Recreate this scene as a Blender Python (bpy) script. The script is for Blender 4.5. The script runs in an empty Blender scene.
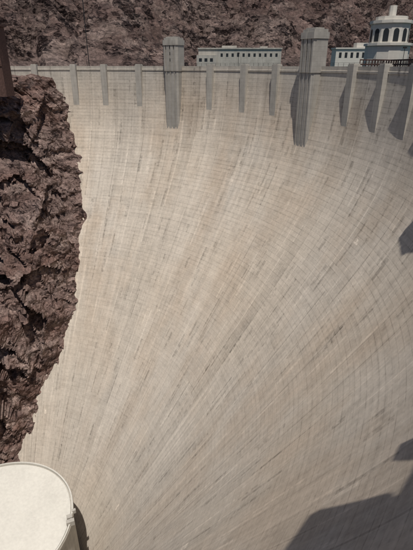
import bpy, math, random
from mathutils import Vector, noise
random.seed(4)
sc=bpy.context.scene
rad=math.radians
R0=140.0
D=Vector((-.31,-.951,0)).normalized()   # downstream
W=Vector((D.y,-D.x,0))                  # across the canyon, towards far side
SL=.68
def xoff(h):
    f=lambda q:SL*(math.sqrt((q-30)**2+400)+(q-30))/2
    return f(h)-f(0)
def face_r(h): return R0-xoff(h)
def pol(phi,r,z): return Vector((r*math.cos(rad(phi)),r*math.sin(rad(phi)),z))
def link(o,parent=None):
    sc.collection.objects.link(o)
    if parent: o.parent=parent
    return o
def mesh_obj(name,vs,fs,mat,parent=None,smooth=False,uv=None):
    me=bpy.data.meshes.new(name); me.from_pydata([tuple(v) for v in vs],[],fs)
    if uv:
        l=me.uv_layers.new(name="UVMap")
        for lp in me.loops: l.data[lp.index].uv=uv[lp.vertex_index]
    me.materials.append(mat)
    if smooth:
        for p in me.polygons: p.use_smooth=True
    me.update()
    return link(bpy.data.objects.new(name,me),parent)
def empty(name):
    return link(bpy.data.objects.new(name,None))
class B:
    def __init__(s): s.v=[];s.f=[]
    def prism(s,pts,z0,z1,fr):
        n=len(pts);b=len(s.v)
        for z in(z0,z1):
            for p in pts: s.v.append(fr(p[0],p[1],z))
        s.f.append(list(range(b,b+n))[::-1]); s.f.append(list(range(b+n,b+2*n)))
        for i in range(n):
            j=(i+1)%n; s.f.append([b+i,b+j,b+n+j,b+n+i])
    def box(s,x0,x1,y0,y1,z0,z1,fr):
        s.prism([(x0,y0),(x1,y0),(x1,y1),(x0,y1)],z0,z1,fr)
    def make(s,name,mat,parent=None,smooth=False): 
        o=mesh_obj(name,s.v,s.f,mat,parent,smooth)
        import bmesh
        bm=bmesh.new();bm.from_mesh(o.data);bmesh.ops.recalc_face_normals(bm,faces=bm.faces);bm.to_mesh(o.data);bm.free()
        return o
def frame_phi(phi):   # local x = tangential (towards larger phi), y = radial distance from axis
    c,s_=math.cos(rad(phi)),math.sin(rad(phi))
    return lambda x,y,z: Vector((y*c-x*s_, y*s_+x*c, z))
def frame_at(o,xd):
    xd=Vector((xd[0],xd[1],0)).normalized(); yd=Vector((-xd.y,xd.x,0))
    return lambda x,y,z: Vector((o[0],o[1],0))+xd*x+yd*y+Vector((0,0,z))

# ---------------------------------------------------------------- materials
class N:
    def __init__(s,name,rough=.9):
        s.m=bpy.data.materials.new(name); s.m.use_nodes=True; s.t=s.m.node_tree; s.n=s.t.nodes
        s.b=s.n["Principled BSDF"]; s.b.inputs["Roughness"].default_value=rough
        s.b.inputs["Specular IOR Level"].default_value=.15
    def new(s,t,**k):
        x=s.n.new(t)
        for a,b in k.items(): setattr(x,a,b)
        return x
    def put(s,i,v):
        if isinstance(v,bpy.types.NodeSocket): s.t.links.new(v,i)
        elif isinstance(v,(tuple,list)) and len(v)==3 and i.type=='RGBA': i.default_value=(*v,1)
        else: i.default_value=v
    def math(s,op,a,b=0.,c=None):
        x=s.new("ShaderNodeMath",operation=op); s.put(x.inputs[0],a); s.put(x.inputs[1],b)
        if c is not None: s.put(x.inputs[2],c)
        return x.outputs[0]
    def vm(s,op,a,b):
        x=s.new("ShaderNodeVectorMath",operation=op); s.put(x.inputs[0],a); s.put(x.inputs[1],b)
        return x.outputs["Value"] if op=='DOT_PRODUCT' else x.outputs[0]
    def comb(s,a,b,c=0.):
        x=s.new("ShaderNodeCombineXYZ")
        for i,v in enumerate((a,b,c)): s.put(x.inputs[i],v)
        return x.outputs[0]
    def noise(s,vec,scale,detail=3,rough=.55):
        x=s.new("ShaderNodeTexNoise"); s.put(x.inputs["Vector"],vec); x.inputs["Scale"].default_value=scale
        x.inputs["Detail"].default_value=detail; x.inputs["Roughness"].default_value=rough
        return x.outputs["Fac"]
    def white(s,vec):
        x=s.new("ShaderNodeTexWhiteNoise",noise_dimensions='3D'); s.put(x.inputs["Vector"],vec); return x.outputs["Value"]
    def remap(s,v,a,b,c=0.,d=1.):
        x=s.new("ShaderNodeMapRange"); s.put(x.inputs[0],v)
        for i,q in enumerate((a,b,c,d)): x.inputs[i+1].default_value=q
        return x.outputs[0]
    def mix(s,f,a,b,mode='MIX'):
        x=s.new("ShaderNodeMix",data_type='RGBA',blend_type=mode); s.put(x.inputs[0],f); s.put(x.inputs[6],a); s.put(x.inputs[7],b)
        return x.outputs[2]
    def bump(s,h,dist,strength=1.):
        x=s.new("ShaderNodeBump"); s.put(x.inputs["Height"],h); x.inputs["Distance"].default_value=dist; x.inputs["Strength"].default_value=strength
        s.t.links.new(x.outputs[0],s.b.inputs["Normal"])
    def col(s,c): s.put(s.b.inputs["Base Color"],c)
    def obj(s): return s.new("ShaderNodeNewGeometry").outputs["Position"]

def mat_face():
    m=N("dam_face_concrete",.95)
    uv=m.new("ShaderNodeUVMap",uv_map="UVMap").outputs[0]
    sp=m.new("ShaderNodeSeparateXYZ"); m.put(sp.inputs[0],uv); u,v=sp.outputs[0],sp.outputs[1]
    pos=m.obj()
    c=m.mix(m.remap(m.noise(pos,.018,3),.35,.65),(.50,.435,.355),(.50,.45,.385))
    c=m.mix(m.remap(m.noise(m.comb(m.math('MULTIPLY',u,.028),m.math('MULTIPLY',v,.02)),1.,5,.62),.46,.62,0,.7),c,(.455,.37,.285))
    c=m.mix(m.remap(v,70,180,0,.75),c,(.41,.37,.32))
    c=m.mix(m.remap(v,0,16,.6,0),c,(.45,.43,.385))
    cu=m.math('FLOOR',m.math('DIVIDE',u,7.62)); cv=m.math('FLOOR',m.math('DIVIDE',v,1.524))
    w1=m.white(m.comb(cu,cv,1.)); w2=m.white(m.comb(cu,0.,5.))
    k=m.math('ADD',m.remap(w1,0,1,-.025,.025),m.remap(w2,0,1,-.06,.05))
    st=m.noise(m.comb(m.math('MULTIPLY',u,.42),m.math('MULTIPLY',v,.018)),1.,5,.66)
    k=m.math('ADD',k,m.remap(st,.3,.7,-.16,.12))
    mot=m.noise(pos,.16,4,.7)
    k=m.math('ADD',k,m.remap(mot,.3,.7,-.08,.07))
    deep=m.remap(v,40,130,1.,.4)
    hz=m.noise(m.comb(m.math('MULTIPLY',u,.03),m.math('MULTIPLY',v,.8)),1.,2,.6)
    k=m.math('ADD',k,m.math('MULTIPLY',m.remap(hz,.3,.7,-.07,.07),deep))
    fine=m.noise(pos,.9,4,.75)
    k=m.math('ADD',k,m.remap(fine,.3,.7,-.11,.11))
    lf=m.math('FRACT',m.math('DIVIDE',v,1.524)); ll=m.math('MULTIPLY',m.math('LESS_THAN',lf,.15),deep)
    brk=m.remap(m.noise(m.comb(m.math('MULTIPLY',u,.16),m.math('MULTIPLY',v,.5)),1.,4,.7),.42,.62)
    k=m.math('SUBTRACT',k,m.math('MULTIPLY',m.math('MULTIPLY',ll,brk),.22))
    rag=m.remap(m.noise(pos,.55,3,.75),.38,.58,.0,1)
    vf=m.math('FRACT',m.math('DIVIDE',u,7.62)); vl=m.math('MULTIPLY',m.math('LESS_THAN',vf,.055),m.math('MULTIPLY_ADD',rag,.5,.5))
    k=m.math('ADD',k,m.math('MULTIPLY',vl,m.remap(m.white(m.comb(cu,m.math('FLOOR',m.math('DIVIDE',v,30.)),3.)),0,1,-.32,.24)))
    dots=m.math('MULTIPLY',m.math('LESS_THAN',m.math('FRACT',m.math('DIVIDE',u,1.905)),.28),m.math('LESS_THAN',m.math('FRACT',m.math('DIVIDE',v,1.524)),.25))
    k=m.math('SUBTRACT',k,m.math('MULTIPLY',m.math('MULTIPLY',dots,m.math('MULTIPLY',deep,.1)),m.remap(mot,.4,.6)))
    def dash(w,L,th,seed):
        a=m.math('FLOOR',m.math('DIVIDE',u,w))
        vv=m.math('ADD',m.math('DIVIDE',v,L),m.math('MULTIPLY',m.white(m.comb(a,0.,seed)),7.))
        b=m.math('FLOOR',vv)
        on=m.math('MULTIPLY',m.math('GREATER_THAN',m.white(m.comb(a,b,seed+1)),th),m.math('LESS_THAN',m.math('FRACT',vv),m.remap(m.white(m.comb(a,b,seed+2)),0,1,.3,1.)))
        return m.math('MULTIPLY',on,rag)
    k=m.math('SUBTRACT',k,m.math('MULTIPLY',dash(.95,15.,.955,11.),.28))
    k=m.math('SUBTRACT',k,m.math('MULTIPLY',dash(1.6,11.,.955,21.),.25))
    k=m.math('SUBTRACT',k,m.math('MULTIPLY',dash(3.81,6.1,.93,61.),.10))
    k=m.math('ADD',k,m.math('MULTIPLY',dash(.9,22.,.965,31.),.22))
    k=m.math('ADD',k,m.math('MULTIPLY',dash(2.4,3.0,.9985,41.),.5))
    k=m.math('ADD',k,1.0)
    m.col(m.mix(1.,c,m.comb(k,k,k),'MULTIPLY'))
    m.bump(m.math('SUBTRACT',m.math('MULTIPLY',fine,.8),ll),.05,.5)
    return m.m
def mat_conc(name,base,var=.12,scale=.35):
    m=N(name,.92); pos=m.obj()
    sp=m.new("ShaderNodeSeparateXYZ"); m.put(sp.inputs[0],pos)
    mp=m.new("ShaderNodeVectorMath",operation='MULTIPLY'); m.put(mp.inputs[0],pos); mp.inputs[1].default_value=(1,1,.08)
    k=m.math('ADD',m.remap(m.noise(mp.outputs[0],.9,4,.65),.3,.7,-var,var),m.remap(m.noise(pos,scale,4,.6),.3,.7,-var,var))
    k=m.math('SUBTRACT',k,m.math('MULTIPLY',m.math('LESS_THAN',m.math('FRACT',m.math('DIVIDE',sp.outputs[2],1.524)),.1),.1))
    k=m.math('ADD',k,1.); m.col(m.mix(1.,base,m.comb(k,k,k),'MULTIPLY')); m.bump(m.noise(pos,1.5,3,.7),.05,.5)
    return m.m
def mat_rock(name,a,b,c,hi,sc_=1.):
    m=N(name,.95); pos=m.obj()
    tilt=m.new("ShaderNodeMapping"); m.put(tilt.inputs["Vector"],pos); tilt.inputs["Rotation"].default_value=(.5,.35,.2); tilt.inputs["Scale"].default_value=(.7,.7,1.5)
    tp=tilt.outputs[0]
    n1=m.remap(m.noise(tp,.03*sc_,5,.6),.4,.6); n2=m.remap(m.noise(tp,.22*sc_,5,.75),.5,.64); n3=m.remap(m.noise(tp,.10*sc_,5,.7),.48,.62)
    col=m.mix(n1,a,b); col=m.mix(m.math('MULTIPLY',n3,.85),col,hi); col=m.mix(m.math('MULTIPLY',n2,.7),col,c)
    dn=m.new("ShaderNodeTexNoise"); m.put(dn.inputs["Vector"],pos); dn.inputs["Scale"].default_value=.25*sc_; dn.inputs["Detail"].default_value=2
    ds=m.new("ShaderNodeVectorMath",operation='SCALE'); m.put(ds.inputs[0],dn.outputs["Color"]); ds.inputs["Scale"].default_value=3/sc_
    wp=m.vm('ADD',tp,ds.outputs[0])
    hsum=None; tint=None
    for s_,amp in((.22*sc_,1.),(.62*sc_,.9),(1.7*sc_,.8)):
        vo=m.new("ShaderNodeTexVoronoi"); m.put(vo.inputs["Vector"],wp); vo.inputs["Scale"].default_value=s_
        g=m.vm('SUBTRACT',vo.outputs["Color"],(.5,.5,.5)); dlt=m.vm('SUBTRACT',wp,vo.outputs["Position"])
        h=m.math('MULTIPLY',m.vm('DOT_PRODUCT',g,dlt),2.2*amp)
        hsum=h if hsum is None else m.math('ADD',hsum,h)
        sx=m.new("ShaderNodeSeparateXYZ"); m.put(sx.inputs[0],vo.outputs["Color"])
        t=m.remap(sx.outputs[0],0,1,.8,1.2); tint=t if tint is None else m.math('MULTIPLY',tint,t)
    fn=m.noise(pos,1.3*sc_,4,.8)
    k=m.math('MULTIPLY',m.remap(fn,.3,.7,.65,1.35),tint)
    m.col(m.mix(1.,col,m.comb(k,k,k),'MULTIPLY'))
    m.bump(m.math('ADD',hsum,m.math('MULTIPLY',fn,.9/sc_)),1.,1.)
    return m.m
def mat_plain(name,c,rough=.6,metal=0.,var=.1,scale=1.5):
    m=N(name,rough); m.b.inputs["Metallic"].default_value=metal
    k=m.remap(m.noise(m.obj(),scale,4),.3,.7,1-var,1+var); m.col(m.mix(1.,c,m.comb(k,k,k),'MULTIPLY')); return m.m
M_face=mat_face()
M_conc=mat_conc("tower_concrete",(.35,.33,.295))
M_pil=mat_conc("crest_concrete",(.41,.385,.34))
M_white=mat_conc("pale_concrete",(.58,.55,.49),.05)
M_roof=mat_conc("powerhouse_roof_membrane",(.56,.54,.485),.07,.08)
M_rock=mat_rock("cliff_rock",(.195,.122,.102),(.23,.165,.145),(.085,.056,.052),(.36,.27,.235))
M_hill=mat_rock("hill_rock",(.12,.08,.07),(.155,.112,.098),(.052,.038,.036),(.25,.19,.165),.45)
M_dark=mat_plain("dark_metal",(.03,.03,.03),.5)
M_glass=mat_plain("dark_window_glass",(.03,.035,.04),.15)
M_rust=mat_plain("rust_brown_cladding",(.10,.06,.05),.8,0,.3)
M_asph=mat_plain("road_asphalt",(.06,.06,.06),.9)
mw=N("water",.08); mw.col((.02,.06,.06)); mw.bump(mw.noise(mw.obj(),.3,4),.2,.4); M_water=mw.m

# ---------------------------------------------------------------- dam body
dam=empty("dam")
P0,P1=-14.,168.
prof=[]
hs=[208-i*2.6 for i in range(80)]; hs=[h for h in hs if h>2]
for h in hs: prof.append((face_r(h),-h))
prof+=[(face_r(1.9),-1.9),(R0-.35,-1.9),(R0-.35,-1.3),(R0-.1,-1.25),(R0-.1,0),(R0+.4,0),(R0+.4,-1.15),(R0+2.2,-1.15),(R0+2.2,-1.3)]
prof2=[(R0+2.2,-1.3),(R0+12,-1.3)]
prof3=[(R0+12,-1.3),(R0+12,-1.15),(R0+13.6,-1.15),(R0+13.6,0),(R0+14.1,0),(R0+14.1,-20),(R0+22,-208)]
def sweep(prof,name,mat,step=.5,smooth=False):
    n=int((P1-P0)/step)+1; vs=[];fs=[];uv=[]
    m=len(prof)
    for i in range(n):
        ph=P0+i*step
        for r,z in prof: vs.append(pol(ph,r,z)); uv.append((rad(ph)*R0+400,-z))
    for i in range(n-1):
        for j in range(m-1): a=i*m+j; fs.append((a,a+1,a+m+1,a+m))
    return mesh_obj(name,vs,fs,mat,dam,smooth,uv)
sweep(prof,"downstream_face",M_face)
sweep(prof2,"crest_road",M_asph,2)
sweep(prof3,"upstream_face",M_pil,1)
TW=[110.3,79,39.5,8.6]
b=B()
for ph in (141,132.8,126.2,118.4,102,94.2,87,70.3,63.9,57.7,51.6,46,32,26,20,14.5,2,-4):
    f=frame_phi(ph)
    b.box(-1.5,1.5,R0-1.8,R0+.9,-24,.5,f)
    b.box(-1.25,1.25,R0-1.6,R0+.7,.5,.85,f)
b.make("parapet_pilasters",M_pil,dam)
for ph in TW:
    t=empty("elevator_tower"); f=frame_phi(ph)
    def plan(hw,r_out,r_in,n=3,gd=.45,ch=.7):
        pts=[(-hw,r_in),(-hw,r_out+ch),(-hw+ch*.6,r_out+ch*.5),(-hw+ch,r_out)]
        gw=.6; sp=(2*hw-2*ch)/(n+0.)
        for k in range(n):
            c=-hw+ch+sp*(k+.5)
            pts+=[(c-gw/2,r_out),(c-gw/2,r_out+gd),(c+gw/2,r_out+gd),(c+gw/2,r_out)]
        pts+=[(hw-ch,r_out),(hw-ch*.6,r_out+ch*.5),(hw,r_out+ch),(hw,r_in)]
        return pts
    s=B()
    s.prism(plan(3.8,R0-3.9,R0+1.4,3,.2),-40,-2.0,f)
    s.prism(plan(4.0,R0-4.2,R0+1.6,3,.35,.8),-2.0,8.6,f)
    s.prism(plan(4.2,R0-4.4,R0+1.8,1,.1,.8),8.6,10.6,f)
    s.prism(plan(3.8,R0-3.9,R0+1.4,1,.1,.8),10.6,11.5,f)
    s.box(-2.6,2.6,R0-3.0,R0+.6,11.5,12.,f)
    s.make("shaft",M_conc,t)
    s=B()
    for zz in (2.,4.6,7.): s.box(-.28,.28,R0-3.9,R0-3.75,zz,zz+1.2,f)
    s.make("slit_windows",M_glass,t)
    s=B(); s.box(-1.0,1.0,R0+1.55,R0+1.7,-1.1,1.6,f); s.make("door",M_dark,t)

# ---------------------------------------------------------------- terrain
def lerp_tab(t,x):
    if x<=t[0][0]: return t[0][1]
    for (a,b_),(c,d) in zip(t,t[1:]):
        if x<=c: return b_+(d-b_)*(x-a)/(c-a)
    return t[-1][1]
def sstep(a,b_,x):
    t=max(0,min(1,(x-a)/(b_-a))); return t*t*(3-2*t)
def rot(p): # tilted bedding frame
    return Vector((p.x*.87+p.z*.5,p.y*.9+p.z*.2,p.z*.85-p.x*.45-p.y*.2))
def facet(q,s_,tilt,off,str_=(1,1,.65)):
    q2=Vector((q.x*s_*str_[0],q.y*s_*str_[1],q.z*s_*str_[2]))
    d,pt=noise.voronoi(q2); g=noise.cell_vector(pt[0]*13.7+Vector((5.3,2.1,8.8)))
    dl=(q2-pt[0])/s_
    return dl.dot((g-Vector((.5,.5,.5)))*2)*tilt+(g.x-.5)*off
def rocky(p,amp=1.):
    q=rot(p)
    wq=q+Vector((noise.noise(p*.09),noise.noise(p*.09+Vector((9,0,0))),noise.noise(p*.09+Vector((0,9,0)))))*2
    a=noise.noise(p*.02)*6
    a+=(1-abs(noise.noise(Vector((q.x*.04+3,q.y*.04+7,q.z*.015)))) )*8-6
    big=facet(wq,.055,.5,5.)+facet(wq,.13,.6,3.2)
    small=facet(wq,.33,.6,1.4)+facet(q,.8,.45,.4)+noise.fractal(q*.5,.8,2.,3)*.25
    return (a+big)*amp,small*amp
def cliff(name,tab,side,us,amp,lat,plate=True):
    rows=[]
    h=210.
    while h>5: rows.append((h,0)); h-=.9
    back=0.
    for k in range(60):
        back+=.8+k*.05; rows.append((4.5-min(back*.04,6)*.3,back))
    vs=[];fs=[];m=len(us)
    for h,bk in rows:
        ph=lerp_tab(tab,h)+noise.noise(Vector((h*.09,3.3,side)))*1.3+noise.noise(Vector((h*.33,7.3,side)))*.5
        base=pol(ph,face_r(h),-h)
        top=.5+.5*sstep(6,22,h)
        for u in us:
            nrm=-W*side
            p=base+D*u
            big,small=rocky(p,amp)
            g=.12+.88*sstep(0,26,u)
            n=max(-9,min(9,big))*g*top+small*(.5+.5*g)
            p=p+nrm*(n*(1. if bk==0 else max(0,1-bk/30.))+lat(u,h))+W*side*bk
            p.z+=(noise.noise(base*.08+D*u*.08)*1.5+ (noise.fractal(p*.2,.8,2,4)*1.0 if bk else 0))
            if bk: p.z=min(p.z,-3.2+bk*.02)
            vs.append(p)
    for i in range(len(rows)-1):
        for j in range(m-1):
            a=i*m+j; fs.append((a,a+1,a+m+1,a+m))
    return mesh_obj(name,vs,fs,M_rock)
us=[-20+i*.72 for i in range(150)]
x=us[-1];st=1.2
while x<700: x+=st; st*=1.06; us.append(x)
cliff("canyon_cliff",[(0,139),(8,137),(18,134.8),(44,132.3),(62,129.3),(85,128),(105,128),(126,130.6),(154,140),(166,145.5),(210,162)],1,us,1.0,
      lambda u,h:(.38*min(u,24) if u>0 else 0))
us2=[-20+i*2. for i in range(60)]
x=us2[-1];st=2
while x<700: x+=st; st*=1.08; us2.append(x)
cliff("canyon_cliff",[(0,-7),(40,-4),(100,2),(210,6)],-1,us2,.5,lambda u,h:-6)

def ax(lo,hi,fine_lo,fine_hi,st):
    a=[];x=fine_lo
    while x<=fine_hi: a.append(x); x+=st
    s_=st
    while a[-1]<hi: s_*=1.12; a.append(a[-1]+s_)
    s_=st
    while a[0]>lo: s_*=1.12; a.insert(0,a[0]-s_)
    return a
ws=ax(-4000,5000,100,560,2.9); ss=ax(-5000,4000,-600,60,3.3)
def hz(w,s):
    p=Vector((w,s,0))
    nz=noise.noise(p*.006)*25
    hw=176+ (nz if s>150 or s<-150 else 0)
    if s<-60: hw=165+sstep(60,500,-s)*40+nz*.4
    aw=abs(w)-hw
    inside=math.hypot(w,s)<154 or s>-40
    floor=-209 if inside else -80
    if -150<s<0 and abs(w)<160 : floor=-209
    up=max(0,aw-45)
    wq=Vector((w+noise.noise(p*.012)*30,s+noise.noise(p*.012+Vector((5,5,0)))*30,0))
    r=noise.ridged_multi_fractal(wq*.0075+Vector((5,2,0)),.9,2.1,4,1.,2.)
    rise=330*(1-math.exp(-up*.34/330))
    st_=(up+r*34)/48
    cliffy=math.floor(st_)*11+sstep(.65,1,st_%1)*11
    fz=0
    if up>5 and up<900:
        q=Vector((wq.x,wq.y,rise*1.3))
        fz=facet(q,.028,.45,9,(1,1,1))+facet(q,.07,.5,5,(1,1,1))+facet(Vector((w,s,rise)),.17,.5,2.4,(1,1,1))
    land=-5.5+rise*.45+cliffy*sstep(0,60,up)+sstep(0,80,up)*((r-.8)*26+fz)-noise.noise(p*.03)*2*sstep(0,40,up)
    land=max(land,-9)
    if aw<0: return floor
    if aw<12: return floor+(land-floor)*aw/12
    return land
vs=[];fs=[];m=len(ss)
for w in ws:
    for s in ss:
        p=W*w+D*s; p.z=hz(w,s); vs.append(p)
for i in range(len(ws)-1):
    for j in range(m-1): a=i*m+j; fs.append((a,a+1,a+m+1,a+m))
mesh_obj("hills",vs,fs,M_hill)
def sheet(name,w0,w1,s0,s1,z,mat):
    return mesh_obj(name,[W*a+D*c+Vector((0,0,z)) for a,c in((w0,s0),(w1,s0),(w1,s1),(w0,s1))],[(0,1,2,3)],mat)
sheet("river",-175,175,-60,2500,-203,M_water)
lp=[pol(P0+(P1-P0)*i/60,R0+16,-14) for i in range(61)]
lp+=[W*1500+D*-160+Vector((0,0,-14)),W*1500+D*-4000+Vector((0,0,-14)),W*-1500+D*-4000+Vector((0,0,-14)),W*-1500+D*-100+Vector((0,0,-14))]
mesh_obj("lake",lp,[list(range(len(lp)))],M_water)

# ---------------------------------------------------------------- camera
phc=-2.0; C=pol(phc,137.6,.4)
cam=bpy.data.cameras.new("camera"); co=link(bpy.data.objects.new("camera",cam)); co.location=C
AZ=50.2; PITCH=25.0
fw=Vector((-math.sin(rad(AZ)),math.cos(rad(AZ)),0))
d=fw*math.cos(rad(PITCH))+Vector((0,0,-math.sin(rad(PITCH))))
co.rotation_euler=d.to_track_quat('-Z','Y').to_euler()
cam.sensor_fit='VERTICAL'; cam.sensor_height=36; cam.lens=450/550*36; cam.clip_start=.3; cam.clip_end=12000
sc.camera=co
rt=Vector((fw.y,-fw.x,0))
def az_pt(px,dist):   # plan position seen on a compass bearing from the overlook
    a=math.atan((px-206.5)/497.); q=fw*math.cos(a)+rt*math.sin(a); return C+q*dist,q

# ---------------------------------------------------------------- buildings beyond the crest
p,q=az_pt(239,345); f=frame_at(p,rt)
vb=empty("visitor_building")
s=B(); s.box(-28,28,-6,8,-9,10.2,f); s.box(-28.5,28.5,-6.5,8.5,10.2,11.,f); s.box(-12,-2,-2,5,11.,12.4,f); s.box(14,19,-2,4,11.,12.,f); s.box(-29.2,-16,-9,-6.0,-9,6.5,f); s.make("walls",M_pil,vb)
s=B()
for i in range(11): x=-13+i*3.7; s.box(x,x+1.5,-6.06,-5.9,5.6,7.6,f)
for i in range(3): x=-27.6+i*3.7; s.box(x,x+2,-9.06,-8.9,2.6,4.6,f)
s.make("windows",M_glass,vb)
def intake(px,dist,R,ztop):
    p,q=az_pt(px,dist); f=frame_at(p,rt); it=empty("intake_tower")
    def ring(r,n=12): return [(r*math.cos(2*math.pi*(i+.5)/n),r*math.sin(2*math.pi*(i+.5)/n)) for i in range(n)]
    s=B(); s.prism(ring(R*1.0),-60,ztop*.42,f); s.prism(ring(R*1.08),ztop*.42,ztop*.47,f)
    s.prism(ring(R*.86),ztop*.47,ztop*.86,f); s.prism(ring(R*.93),ztop*.86,ztop*.92,f); s.prism(ring(R*.7),ztop*.92,ztop,f)
    s.prism(ring(R*.16,8),ztop,ztop*1.22,f)
    s.make("drum",M_white,it)
    s=B()
    for i in range(12):
        a=2*math.pi*(i)/12; ap=R*.86*math.cos(math.pi/12)
        pts=[]; z0,z1=ztop*.50,ztop*.70; hw=R*.12
        prof=[(-hw,z0),(hw,z0)]+[(hw*math.cos(t*math.pi/6),z1+hw*math.sin(t*math.pi/6)) for t in range(7)]
        for off in(.08,-.1):
            for (xx,zz) in prof:
                pts.append(f((ap+off)*math.cos(a)-math.sin(a)*xx,(ap+off)*math.sin(a)+math.cos(a)*xx,zz))
        b0=len(s.v); n=len(prof); s.v+=pts; s.f.append(list(range(b0,b0+n))); s.f.append(list(range(b0+n,b0+2*n))[::-1])
        for k in range(n): s.f.append([b0+k,b0+(k+1)%n,b0+n+(k+1)%n,b0+n+k])
    s.make("arched_openings",M_glass,it)
    return p
pi1=intake(385,215,8.6,17.5)
pi2=intake(445,300,8.6,17.5)
# steel access bridges from the crest to the intake towers
def bridge(a,b_):
    dv=b_-a; L=dv.length; f=frame_at(a,dv); e=empty("access_bridge"); s=B()
    s.box(0,L,-2.2,2.2,-1.4,-.6,f)
    for y in(-2.2,2.2):
        s.box(0,L,y-.15,y+.15,1.9,2.3,f)
        n=max(2,int(L/3)); 
        for i in range(n+1): xx=L*i/n; s.box(xx-.12,xx+.12,y-.12,y+.12,-.6,1.9,f)
        s.box(0,L,y-.1,y+.1,.4,.9,f)
    s.make("truss",M_rust,e)
p60=pol(60,R0+14.2,0); bridge(p60,pi1+(p60-pi1).normalized()*9.2-Vector((0,0,.4)))
p66=pol(75,R0+14.2,0); bridge(p66,pi2+(p66-pi2).normalized()*9.2-Vector((0,0,.4)))
p,q=az_pt(350,330); f=frame_at(p,rt); vh=empty("valve_house")
s=B(); s.box(-11,13,-5,6,-9,9.5,f); s.box(-11.5,13.5,-5.5,6.5,9.5,10.3,f); s.box(2,9,-3,4,10.3,13,f); s.make("walls",M_white,vh)
s=B()
for i in range(6): s.box(-9+i*3.6,-7.4+i*3.6,-5.06,-4.9,4.6,7.6,f)
s.make("windows",M_glass,vh)
p,q=az_pt(-10,232); f=frame_at(p,rt); wh=empty("winch_house")
s=B(); s.box(-6,6.5,-4,5,-12,15,f); s.box(-6.6,7.1,-4.6,5.6,15,15.8,f)
for zz in (0,4,8): s.box(-6.2,6.7,-4.25,-3.98,zz,zz+.6,f)
s.make("walls",M_rust,wh)
s=B(); s.box(-4,4,-4.1,-3.95,1.5,3.4,f); s.box(-4,4,-4.1,-3.95,5.5,7.2,f); s.make("windows",M_glass,wh)
def pole(name,p,z0,z1,r,arm):
    e=empty(name); f=frame_at(p,rt); n=8
    s=B(); s.prism([(r*math.cos(2*math.pi*i/n),r*math.sin(2*math.pi*i/n)) for i in range(n)],z0,z1,f)
    s.box(-r*2,r*2,-r*2,r*2,z0,z0+.6,f)
    if arm: 
        for zz in arm: s.box(-2.2,2.2,-.12,.12,zz,zz+.25,f)
    s.make("post",M_dark,e)
    s=B(); 
    if arm:
        for zz in arm:
            for xx in(-2,0,2): s.box(xx-.12,xx+.12,-.1,.1,zz+.25,zz+.8,f)
    else: s.box(-.5,.5,-.3,.3,z1-.1,z1+.35,f)
    s.make("head",M_dark,e)
p,q=az_pt(89,262); pole("utility_pole",p,-6,36,.22,(30,33))
for ph in range(20,150,16): pole("street_lamp",pol(ph,R0+12.9,0),-1.15,5.2,.09,None)
s=B()
for i in range(0,150):
    ph=8+i; f=frame_phi(ph); s.box(-.04,.04,R0+13.8,R0+13.88,0,1.2,f)
    s.box(-1.35,1.35,R0+13.8,R0+13.86,1.15,1.22,f); s.box(-1.35,1.35,R0+13.8,R0+13.86,.55,.6,f)
s.make("railing",M_dark,empty("crest_fence"))

# ---------------------------------------------------------------- powerhouse
ph_=empty("powerhouse"); O=Vector((4.4,5.9,0)); f=frame_at(O,D)
def stad(r,n=56,L=150):
    pts=[(L,r)]
    for i in range(n+1):
        a=math.pi/2+math.pi*i/n; pts.append((r*math.cos(a),r*math.sin(a)))
    pts.append((L,-r)); return pts
s=B(); s.prism(stad(27.2),-206,-151.2,f); s.make("walls",M_pil,ph_)
s=B(); s.prism(stad(28.),-151.2,-150.4,f); s.make("cornice",M_pil,ph_)
s=B(); s.prism(stad(26.9),-150.4,-150.0,f); s.make("roof",M_roof,ph_)
vs=[];fs=[]
o_,i_=stad(27.9),stad(27.4)
n=len(o_)
for pts,z in((o_,-150.4),(o_,-149.3),(i_,-149.3),(i_,-150.4)):
    for a in pts: vs.append(f(a[0],a[1],z))
for k in range(3):
    for j in range(n-1): fs.append((k*n+j,k*n+j+1,(k+1)*n+j+1,(k+1)*n+j))
mesh_obj("parapet",vs,fs,M_roof,ph_)
s=B()
for a,rr,sx,sy,hh in((math.pi*.91,27.0,1.0,.8,.5),(math.pi*.885,27.8,1.4,.7,.9),(math.pi*.94,28.2,.7,.5,.3)):
    x,y=rr*math.cos(a),rr*math.sin(a); s.box(x-sx,x+sx,y-sy,y+sy,-150.5,-149.3+hh,f)
s.make("roof_hatch",M_conc,ph_)

# overlook terrace the photographer stands on
ot=empty("overlook_terrace"); f=frame_at(C,(-fw.x,-fw.y,0))
s=B(); s.box(.6,9,-4,4,-4.5,-1.6,f); s.make("deck",M_pil,ot)
s=B(); s.box(.3,.58,-4,4,-4.5,-.9,f); s.make("wall",M_conc,ot)

# ---------------------------------------------------------------- light
PS=147.; EL=70.
Sd=Vector((-math.cos(rad(PS))*math.cos(rad(EL)),-math.sin(rad(PS))*math.cos(rad(EL)),math.sin(rad(EL))))
sl=bpy.data.lights.new("sun",'SUN'); sl.energy=4.3; sl.angle=rad(.5); sl.color=(1,.945,.875)
so=link(bpy.data.objects.new("sun",sl)); so.rotation_euler=(-Sd).to_track_quat('-Z','Y').to_euler()
w=bpy.data.worlds.new("World"); sc.world=w; w.use_nodes=True
sk=w.node_tree.nodes.new("ShaderNodeTexSky"); sk.sky_type='NISHITA'; sk.sun_disc=False
sk.sun_elevation=rad(EL); sk.sun_rotation=math.atan2(Sd.x,Sd.y)
bg=w.node_tree.nodes["Background"]; bg.inputs[1].default_value=.065
w.node_tree.links.new(sk.outputs[0],bg.inputs[0])
sc.view_settings.view_transform='Standard'; sc.view_settings.look='None'; sc.view_settings.exposure=0
